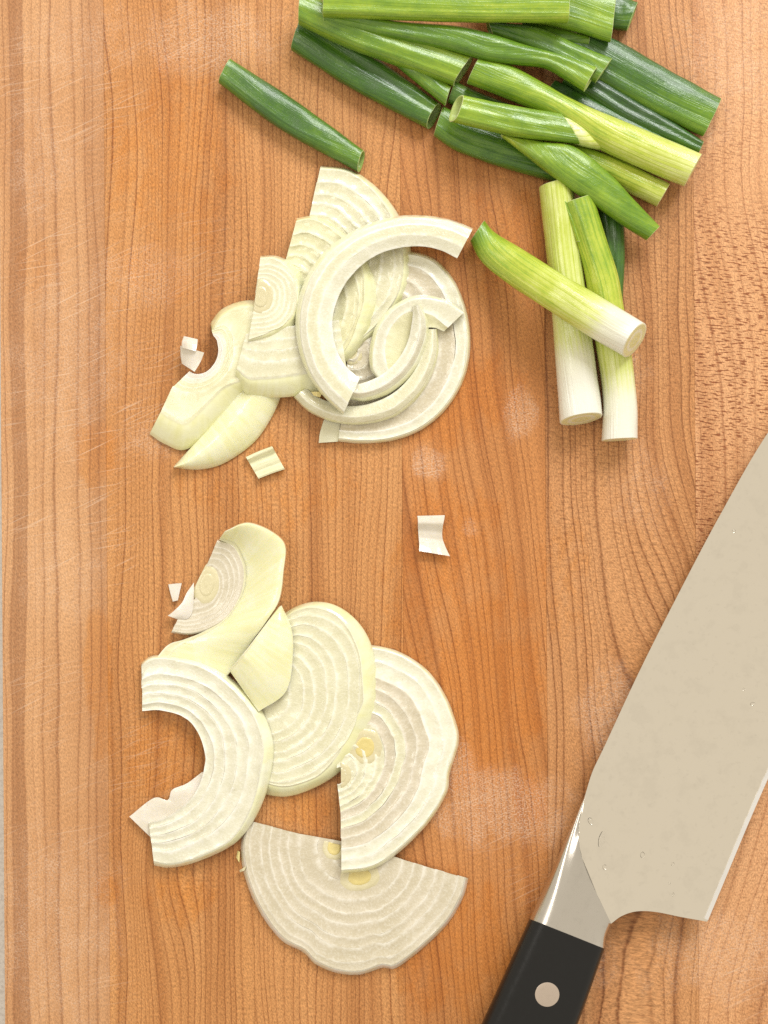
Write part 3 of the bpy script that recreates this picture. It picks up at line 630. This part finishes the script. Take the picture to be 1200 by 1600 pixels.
def scallion(label, L, R, z, h, tone, slant=(0, 0), solid=(False, False), crease=None, seed=0, root=None, part='stalk', n=64, flat_=2.4, twist=0.0, tip=None, sidetone=0.0, group='green onion pieces in the pile'):
    """a length of green onion between its two pixel edges; z = centre height (mm), h = thickness (mm), tone 0 white .. 1 dark green"""
    if root is None: root = thing('green_onion', label, 'green onion', group)
    l_, r_ = spline(L, n), spline(R, n); m = 36
    verts, tn, arc, faces, secs = [], [], [], [], []
    for i in range(n):
        s = i / (n - 1); zc = interp(z, s); hh = interp(h, s)
        A, B = P(l_[i].x, l_[i].y, zc * MM), P(r_[i].x, r_[i].y, zc * MM)
        secs.append(((A + B) / 2, (B - A) / 2, hh * MM / 2, s))
    Ltot = sum((secs[i + 1][0] - secs[i][0]).length for i in range(n - 1)) * 1000
    def ringv(i, k=1.0, off=0.0, inset=0.0):
        c, wv, hh, s = secs[i]
        tg = (secs[min(n - 1, i + 1)][0] - secs[max(0, i - 1)][0]).normalized()
        out = []
        sl = 0.0
        if s < .12: sl = -slant[0] * (1 - s / .12)
        if s > .88: sl = slant[1] * (s - .88) / .12
        for j in range(m):
            a = 2 * math.pi * j / m; ca, sa = math.cos(a), math.sin(a)
            e = 2 / flat_
            x = math.copysign(abs(ca) ** e, ca); y = math.copysign(abs(sa) ** e, sa)
            rr = k
            dy = 0.0
            if crease:
                for cx, wdt, dep in crease:
                    if sa > 0: dy -= dep * math.exp(-((x - cx) / wdt) ** 2)
            dy += .10 * nz(x * 1.5 + seed, s * 5, seed) 
            p = c + wv * x * rr + Vector((0, 0, hh * (y * rr * (1 + dy)))) + tg * (off - sl * S * y * rr * .5)
            wz = 1 + .03 * nz(s * 7, a, seed)
            p = c + (p - c) * wz
            p.z = max(p.z, .00008)
            out.append(p)
        return out, tg
    for i in range(n):
        rv, _ = ringv(i); s = secs[i][3]
        for j, p in enumerate(rv):
            a = 2 * math.pi * j / m
            verts.append(p); tn.append(interp(tone, s) + sidetone * math.cos(a)); arc.append((s * Ltot, a * secs[i][1].length * 1000 * .8, seed * 3.7))
    for i in range(n - 1):
        for j in range(m):
            a, b = i * m + j, i * m + (j + 1) % m; faces.append((a, b, b + m, a + m))
    st = mesh_obj(part, verts, faces, SM, root, {'tone': tn, 'arc': arc})
    for e, i in ((0, 0), (1, n - 1)):
        if tip == e: continue
        verts, tn, arc, faces = [], [], [], []
        tv = max(0, min(1, interp(tone, e)))
        sgn = -1 if e == 0 else 1
        # cut end: a rim of flesh, then either solid rings or the hollow of the leaf
        ks = [(1.0, 0.0), (.985, .00010 * sgn), (.89, .00012 * sgn)] + ([(.6, .0001 * sgn), (.35, .0002 * sgn), (.02, .00022 * sgn)] if solid[e] else [(.86, -.0006 * sgn), (.80, -.004 * sgn), (.55, -.009 * sgn), (.02, -.010 * sgn)])
        for k, off in ks:
            rv, tg = ringv(i, k, off)
            for p in rv: verts.append(p); tn.append(tv if (solid[e] or k > .75) else min(1, tv + .15)); arc.append((0, k, seed))
        for r0 in range(len(ks) - 1):
            for j in range(m):
                a, b = r0 * m + j, r0 * m + (j + 1) % m; faces.append((a, b, b + m, a + m))
        faces.append(tuple((len(ks) - 1) * m + j for j in range(m)))
        mesh_obj('cut_end', verts, faces, CUT, st if part != 'stalk' else root, {'tone': tn, 'arc': arc})
    return root

DG = [.86, .80, .82]
# lone piece
scallion('lone dark green onion piece lying apart at the upper left', [(361, 93), (465, 160), (569, 236)], [(342, 130), (440, 203), (559, 268)], 3.4, [5.6, 6, 6.2], [.72, .84, .80, .72], slant=(0, 5), crease=[(.15, .10, .18)], seed=1)
# bottom of the pile
scallion('dark green piece along the lower left rim of the pile, its hollow end open', [(472, 26), (560, 72), (688, 163)], [(455, 78), (556, 142), (667, 200)], 3.6, 6.6, [.80, .84, .76], slant=(0, 9), crease=[(-.25, .10, .34)], seed=2)
scallion('dark green piece at the bottom of the pile, in line after the open-ended one', [(693, 167), (780, 208), (884, 258)], [(678, 212), (715, 236), (790, 263), (866, 284)], 3.4, 6.2, [.70, .78, .84], crease=[(.3, .12, .15)], seed=3)
scallion('wide dark green piece reaching farthest to the right', [(905, 42), (960, 62), (1050, 113), (1126, 154)], [(880, 98), (960, 143), (1030, 181), (1098, 213)], 3.6, [6.6, 6.6, 5.8], [.84, .84, .78, .70], crease=[(.35, .10, .30)], seed=4, sidetone=-.10)
scallion('flat dark bluish green piece just below the widest one at right', [(905, 104), (1000, 160), (1098, 221)], [(878, 130), (985, 197), (1089, 242)], 3.0, 5.4, [.95, .97, .86], crease=[(.0, .18, .30)], seed=5, sidetone=-.10)
scallion('dark green piece half hidden along the upper side of the yellow-green stalk', [(868, 126), (985, 184), (1088, 241)], [(845, 158), (950, 212), (1045, 255)], 2.8, 5.0, [.90, .88, .80], seed=6)
scallion('short dark green stub at the top right end of the pile', [(925, -28), (996, 5)], [(925, 26), (952, 43), (979, 48)], 3.2, 5.8, [.86, .84, .78], slant=(0, 3), seed=7)
scallion('small dark green piece peeping out behind the forked stalk', [(712, 128), (760, 150), (830, 175)], [(700, 160), (760, 188), (830, 200)], 4.6, 6.0, [.72, .78, .84], seed=8)
scallion('narrow green piece squeezed between the two left-hand pieces', [(598, 66), (650, 100), (704, 136)], [(606, 92), (652, 130), (695, 165)], 7.4, 4.6, [.74, .68, .60], seed=9)
scallion('small green piece ending below the wide light green one at top right', [(820, 30), (880, 45), (920, 58)], [(810, 52), (870, 70), (918, 74)], 5.0, 4.8, [.74, .70, .64], seed=10)
scallion('slender dark leaf lying upright behind the short lime stalk', [(930, 300), (942, 380), (954, 460)], [(974, 318), (976, 400), (972, 485)], 3.0, 4.4, [.88, .84, .80], crease=[(-.2, .15, .3)], seed=20)
# second layer
scallion('lime green piece tucked under the yellow-green stalk at right', [(890, 222), (960, 246), (1046, 288)], [(872, 250), (950, 286), (1026, 322)], 4.6, 8.0, [.56, .42, .33, .30], slant=(0, 3), solid=(False, True), seed=11, flat_=2.1)
scallion('green piece with a bent end behind the long middle one', [(760, 34), (840, 44), (900, 70), (956, 92)], [(770, 58), (830, 80), (890, 108), (930, 129)], 9.0, 5.6, [.74, .70, .62], crease=[(.1, .2, .15)], seed=12)
scallion('bright green piece on the left of the pile with a wet cut end', [(470, -12), (560, 24), (650, 60), (739, 89)], [(467, 38), (540, 73), (620, 102), (708, 134)], [10.5, 9.6, 8.6], 8.0, [.60, .62, .60, .52], slant=(0, 3), seed=13, flat_=2.5, crease=[(-.35, .12, .16), (.45, .10, .12)])
scallion('wide light green piece at the top right of the pile', [(750, -36), (860, -26), (961, -12)], [(770, 30), (870, 42), (953, 66)], 9.0, 6.0, [.62, .60, .54], slant=(0, 0), crease=[(.1, .2, .12)], seed=14)
scallion('long bent green piece crossing the middle of the pile', [(506, 16), (620, 34), (730, 44), (820, 71), (880, 88), (933, 106)], [(506, 38), (600, 58), (700, 78), (760, 95), (806, 101), (850, 106), (880, 122), (912, 142)], [12.0, 12.4, 12.6, 12.0], 5.8, [.66, .68, .72, .66, .55], slant=(0, 3), crease=[(.1, .2, .12)], seed=15)
scallion('straight green piece cut off by the top edge of the photo', [(507, -20), (700, -21), (888, -17)], [(505, 26), (700, 33), (887, 35)], 16.0, 6.6, [.58, .56, .54, .52], seed=16, sidetone=-.06, flat_=2.8, crease=[(-.1, .12, .16), (.5, .10, .14)])
# forked stalk
fk = scallion('forked yellow-green stalk with a leaf branching off to the left', [(749, 92), (800, 104), (850, 131), (882, 150), (930, 172), (1010, 205), (1096, 242)], [(730, 130), (800, 157), (850, 180), (890, 204), (930, 229), (1000, 262), (1069, 290)],
              [10.5, 10.0, 9.5, 9.0], [7.2, 7.4, 8.6, 10.0, 10.0], [.60, .56, .50, .36, .33, .30, .24], slant=(0, 6), solid=(False, True), seed=17, flat_=2.1)
scallion('', [(720, 149), (780, 162), (830, 171), (874, 178)], [(706, 190), (790, 210), (850, 219), (905, 225)], [14.0, 13.8, 13.0, 12.0], [6.0, 6.4, 6.4, 5.6], [.52, .56, .60, .62], slant=(14, 0), seed=18, root=fk, part='leaf', flat_=2.7, crease=[(-.3, .12, .14), (.5, .10, .16)])
scallion('', [(858, 175), (884, 183), (905, 196), (935, 222)], [(884, 222), (902, 226), (918, 230), (938, 234)], [11.0, 11.2, 10.8, 9.0], [5.2, 5.6, 5.4, 4.6], [.20, .20, .24, .30], seed=19, root=fk, part='sheath')
scallion('pointed green leaf running down right over the lime piece', [(783, 211), (850, 222), (897, 230), (950, 270), (990, 312), (1030, 354)], [(785, 214), (830, 250), (880, 288), (930, 322), (970, 350), (1010, 375)], [8.8, 11, 11.4, 9.6, 7.2], [3.0, 6.0, 6.4, 6.4, 5.6], [.44, .58, .58, .60, .64, .60], seed=21, crease=[(-.1, .15, .12)])
# white stalks
scallion('thick white-ended stalk standing upright, left of the pair', [(842, 294), (850, 360), (860, 460), (867, 550), (875, 659)], [(895, 282), (905, 370), (918, 480), (930, 565), (941, 650)], [6.0, 6.2, 6.6], [11.0, 11.6, 12.6], [.30, .27, .25, .24, .17, .02, 0.0], slant=(0, 13), solid=(True, True), seed=22, flat_=2.05)
w2 = scallion('lime and white stalk standing upright, right of the pair', [(879, 320), (898, 372), (914, 432), (930, 530), (940, 598), (943, 640), (940, 688)], [(926, 305), (946, 370), (965, 430), (976, 490), (986, 550), (995, 630), (996, 685)], [9.6, 8.8, 6.6, 5.6], [8.0, 9.0, 10.4, 10.6], [.50, .45, .40, .36, .30, .22, .06, .0], slant=(3, 2), solid=(False, True), seed=23, flat_=2.1)
scallion('', [(875, 314), (884, 332), (900, 378)], [(887, 318), (896, 340), (908, 380)], [10.4, 10.2, 9.6], [3.0, 3.4, 4.0], [.56, .50, .44], seed=24, root=w2, part='leaf')
scallion('striped green-to-white stalk lying across the upright pair', [(757, 345), (774, 364), (820, 392), (880, 430), (940, 465), (1009, 507)], [(735, 377), (752, 408), (790, 440), (850, 480), (920, 525), (974, 556)], [6.0, 10.0, 16.5, 19.0, 17.5], [9.0, 9.8, 10.2, 11.0], [.60, .42, .36, .32, .28, .08, 0.0], slant=(2, 26), solid=(False, True), seed=25, flat_=2.05)

# ------------------------------------------------------------------ knife
def metal(name, col, rough, smudge=.10, brushed=None):
    t = NT(name); p = t.pos()
    sm = t.noise(p, 45, 4, .6); fn = t.noise(p, 500, 3, .6)
    r = t.add(rough, t.mul(t.rng(sm, .45, .72), smudge)); r = t.add(r, t.mul(t.rng(fn, .6, .75), smudge * .5))
    md = t.noise(p, 160, 4, .65)
    cc = t.mix(t.mul(t.rng(fn, .58, .70), .22), col, tuple(c * .78 for c in col)); cc = t.mix(t.mul(t.rng(md, .50, .66), .20), cc, tuple(c * .80 for c in col))
    t.set(Base_Color=cc, Metallic=1.0, Roughness=r)
    s = t.sep(p); ca, sa = math.cos(math.radians(brushed or 0)), math.sin(math.radians(brushed or 0))
    a = t.add(t.mul(s[0], ca), t.mul(s[1], sa)); b = t.add(t.mul(s[0], -sa), t.mul(s[1], ca))
    br = t.noise(t.vec(t.mul(a, 60), t.mul(b, 5200), 0), 1, 2)
    t.bump(t.add(t.mul(br, .6), t.mul(sm, .5)), .16, .0001)
    return t.m
STEEL = metal('blade_steel', (.88, .83, .735), .13, .06, 152)
POL = metal('bolster_steel', (.64, .61, .56), .24, .06, 62)
EDGE = metal('ground_edge', (.97, .97, .97), .5, .05, 62)
t = NT('handle_plastic'); p_ = t.pos()
t.set(Base_Color=(.008, .008, .008), Roughness=t.rng(t.noise(p_, 700, 3), .3, .7, .24, .36), Specular_IOR_Level=.38)
t.bump(t.noise(p_, 1800, 2), .08, .0001)
BLACK = t.m

knife = thing('chef_knife', 'steel chef knife with black riveted handle lying at the lower right', 'knife')
tipx, tipy = 1575, 452
AX = Vector((0.436, -0.90)).normalized()
def zblade(x, y):
    d = (Vector((x, y)) - Vector((935, 1345))).dot(AX)
    return 8.6 - 7.2 * max(0.0, (d - 110) / 970)
P0, P1, H, T_ = (915, 1240), (955, 1443), (1105, 1440), (tipx, tipy)
spine = [P0, (926, 1205), (945, 1165), (1000, 1047), (1060, 928), (1125, 805), (1200, 676), (1290, 560), (1390, 480), (1490, 450), T_]
heel = [P1, (972, 1431), (995, 1424), (1025, 1425), (1065, 1433), H]
edge = [T_, (1530, 520), (1470, 640), (1390, 815), (1300, 1010), (1200, 1216), H]
bol = [P0, (908, 1268), (904, 1296), (906, 1326), (916, 1360), (935, 1402), P1]
NU, NV = 120, 56
c0, c1 = spline(spine, NU + 1), spline(heel, NU + 1)
d0, d1 = spline(bol, NV + 1), spline(edge, NV + 1)
def remap(u): return u ** 1.9            # close stations by the bolster, wide ones by the tip
def at_u(c, u):
    x = max(0, min(.999999, u)) * (len(c) - 1); i = int(x); return c[i].lerp(c[i + 1], x - i)
def hh_bol(v): return 1.5 + 3.0 * sstep(0.0, .42, v)        # half thickness of the bolster along its curve (mm)
def bevel_d(v): return v
def blade_pt(ui, vi):
    u = remap(ui / NU); v = vi / NV
    a, b = at_u(c0, u), at_u(c1, u); l, r = d0[vi], d1[vi]
    st = a * (1 - v) + b * v; st2 = l * (1 - u) + r * u
    co = Vector(P0) * (1 - u) * (1 - v) + Vector(T_) * u * (1 - v) + Vector(P1) * (1 - u) * v + Vector(H) * u * v
    return st + st2 - co
grid = [[blade_pt(i, j) for j in range(NV + 1)] for i in range(NU + 1)]
dense_bol = spline(bol, 160)
edge_d = spline(edge, 400)
spine_d = spline(spine, 400)
import numpy as np
BA, EA, SA_ = (np.array([tuple(q) for q in L_]) for L_ in (dense_bol, edge_d, spine_d))
def half_th(p):
    pv = np.array((p.x, p.y))
    dbs = np.hypot(*(BA - pv).T); ib = int(dbs.argmin()); db = float(dbs[ib])
    de = float(np.hypot(*(EA - pv).T).min()); ds = float(np.hypot(*(SA_ - pv).T).min())
    f = de / max(1e-6, de + ds)
    base = .16 + .95 * f
    if de < 7: base = .05 + (base - .05) * de / 7.0
    rise = max(0.0, hh_bol(ib / 159) - base) * (1 - min(1, db / 78.0)) ** 2.0
    return base + rise
def two_sided(name, g, hf, mat, parent, zf):
    nu, nv = len(g), len(g[0]); verts, faces = [], []
    for sgn in (1, -1):
        for i in range(nu):
            for j in range(nv):
                p = g[i][j]; verts.append(P(p.x, p.y, max(.05, zf(p.x, p.y) + sgn * hf[i][j]) * MM))
    o2 = nu * nv
    for i in range(nu - 1):
        for j in range(nv - 1):
            a = i * nv + j; faces.append((a, a + 1, a + nv + 1, a + nv)); faces.append((o2 + a, o2 + a + nv, o2 + a + nv + 1, o2 + a + 1))
    per = [j for j in range(nv)] + [i * nv + nv - 1 for i in range(1, nu)] + [(nu - 1) * nv + j for j in range(nv - 2, -1, -1)] + [i * nv for i in range(nu - 2, 0, -1)]
    for k in range(len(per)):
        a, b = per[k], per[(k + 1) % len(per)]; faces.append((a, b, o2 + b, o2 + a))
    return mesh_obj(name, verts, faces, mat, parent, sharp=.6)
hf = [[half_th(p) for p in row] for row in grid]
blade = two_sided('blade', grid, hf, STEEL, knife, zblade)
# ground cutting edge: a narrow bright strip along the edge, a hair proud of the blade
ev = []; ef = []
eL = [p for p in edge_d[60:399]]
for i, p in enumerate(eL):
    tg = (eL[min(len(eL) - 1, i + 1)] - eL[max(0, i - 1)]).normalized(); nrm = Vector((-tg.y, tg.x))
    if nrm.dot(Vector((900, 700)) - p) < 0: nrm = -nrm
    wd = 6.5 + .8 * nz(i * .2)
    for k, (dd, hz_) in enumerate(((0.0, .05), (wd, .46), (wd, -.46), )):
        q = p + nrm * (dd - .4); ev.append(P(q.x, q.y, max(.05, zblade(q.x, q.y) + hz_) * MM))
for i in range(len(eL) - 1):
    for k in range(3):
        a, b = i * 3 + k, i * 3 + (k + 1) % 3; ef.append((a, b, b + 3, a + 3))
mesh_obj('cutting_edge', ev, ef, EDGE, knife, smooth=False)

def loft(name, stations, mat, parent):
    """stations: list of (pixel points across from spine to belly, half thickness list, centre height fn)"""
    verts, faces = [], []; nv = len(stations[0][0])
    for pts, hs, zf in stations:
        for p, h_ in zip(pts, hs): verts.append(P(p.x, p.y, (zf(p) + h_) * MM))
        for p, h_ in list(zip(pts, hs))[::-1]: verts.append(P(p.x, p.y, max(.05, zf(p) - h_) * MM))
    k = 2 * nv
    for i in range(len(stations) - 1):
        for j in range(k):
            a, b = i * k + j, i * k + (j + 1) % k; faces.append((a, b, b + k, a + k))
    faces.append(tuple(range(k))); faces.append(tuple((len(stations) - 1) * k + j for j in range(k - 1, -1, -1)))
    return mesh_obj(name, verts, faces, mat, parent, sharp=.9)
def across(n=44):
    """denser near both edges"""
    return [.5 - .5 * math.cos(math.pi * i / (n - 1)) for i in range(n)]
def rnd(v, wpx, hmm, rs, rb):
    """rounded rectangle: fraction of full thickness at v; rs, rb = corner radii (mm) at spine and belly"""
    ws = wpx * .2 * v; wb = wpx * .2 * (1 - v)
    o = hmm
    if ws < rs: o = hmm - rs + math.sqrt(max(0, rs * rs - (rs - ws) ** 2))
    if wb < rb: o = min(o, hmm - rb + math.sqrt(max(0, rb * rb - (rb - wb) ** 2)))
    return max(o, .03)
HZ = 8.6
VV = across()
Q0, Q1 = Vector((828, 1436)), Vector((944, 1482))
bold = spline(bol, 200)
st = []
NB = 36
sp_l = spline([Q0, (872, 1338), P0], NB + 1); be_l = spline([Q1, (947, 1462), P1], NB + 1)
for k in range(NB + 1):
    f = k / NB; a, b = sp_l[k], be_l[k]
    pts, hs = [], []
    for v in VV:
        lin = a.lerp(b, v); cur = bold[int(v * 199)]; cl = Vector(P0).lerp(Vector(P1), v)
        p = lin + (cur - cl) * (f ** 1.5)
        wpx = (b - a).length
        hm = 7.4 * (1 - f) + hh_bol(v) * f if f > 0 else 7.4
        hm = max(hm, .6)
        rs = min(7.0 * (1 - f * .6), hm * .98)
        h_ = rnd(v, wpx, hm, rs, min(1.6, hm * .5))
        if f > .97: h_ = max(h_, hh_bol(v) * .985) if v > .04 else h_
        pts.append(p); hs.append(h_)
    st.append((pts, hs, lambda p: zblade(p.x, p.y) * .0 + HZ))
loft('bolster', st, POL, knife)
# handle
st = []
hs_l = spline([Q0, (752, 1602), (672, 1775), (600, 1925), (560, 2012)], 40); hb_l = spline([Q1, (902, 1600), (838, 1760), (762, 1930), (690, 2050)], 40)
for k in range(40):
    f = k / 39; a, b = hs_l[k].copy(), hb_l[k].copy()
    ax = (b - a).normalized(); a -= ax * .8; b += ax * .8
    sc = 1 - .5 * sstep(.93, 1, f) ** 2
    pts, hs = [], []
    for v in VV:
        pts.append(a.lerp(b, .5 + (v - .5) * sc)); hs.append(rnd(v, (b - a).length, 7.6 * sc, 6.6 * sc, 3.0 * sc))
    st.append((pts, hs, lambda p: HZ))
handle = loft('handle', st, BLACK, knife)
def rivet(cx, cy, r=19):
    verts, faces = [], []; na = 40
    for rr, z in ((0, .10), (r * .6, .10), (r - 1, .08), (r, .02), (r, -1.0)):
        for j in range(na):
            a = 2 * math.pi * j / na; verts.append(P(cx + rr * math.cos(a), cy + rr * math.sin(a), (HZ + 7.6 + z) * MM))
    for i in range(4):
        for j in range(na):
            a, b = i * na + j, i * na + (j + 1) % na; faces.append((a, b, b + na, a + na))
    mesh_obj('rivet', verts, faces, RIV, handle, sharp=.6)
RIV = metal('rivet_steel', (.70, .60, .52), .30, .05, 20)
rivet(855, 1554); rivet(770, 1735); rivet(690, 1905)
# drops of water on the blade
t = NT('water'); t.set(Base_Color=(1, 1, 1), Roughness=.03, Transmission_Weight=1.0, IOR=1.33); WATER = t.m
def drop(cx, cy, rx, ry, rot=0, hgt=.35, par=None):
    verts, faces = [], []; na, nr = 20, 5; p = Vector((cx, cy)); zb = zblade(cx, cy) + half_th(p)
    ca, sa = math.cos(math.radians(rot)), math.sin(math.radians(rot))
    for i in range(nr + 1):
        f = i / nr
        for j in range(na):
            a = 2 * math.pi * j / na; k = f * (1 + .18 * nz(math.cos(a) * 1.5 + cx, math.sin(a) * 1.5, cy))
            x, y = rx * k * math.cos(a), ry * k * math.sin(a)
            X_, Y_ = cx + x * ca - y * sa, cy + x * sa + y * ca
            verts.append(P(X_, Y_, (zblade(X_, Y_) + half_th(Vector((X_, Y_))) + hgt * math.sqrt(max(0, 1 - f * f)) - .02) * MM))
    for i in range(nr):
        for j in range(na):
            a, b = i * na + j, i * na + (j + 1) % na; faces.append((a, b, b + na, a + na))
    mesh_obj('water_drop', verts, faces, WATER, blade)
for d in [(923, 1283, 4, 6, -30), (940, 1312, 5, 14, 12), (945, 1355, 3.5, 4), (1004, 1336, 3.5, 5), (1051, 1350, 2.5, 3), (1147, 830, 3, 2.2), (1162, 1077, 2, 2), (1176, 1100, 4, 3), (1052, 1398, 2, 3), (1046, 1380, 1.8, 2)]:
    drop(*d)
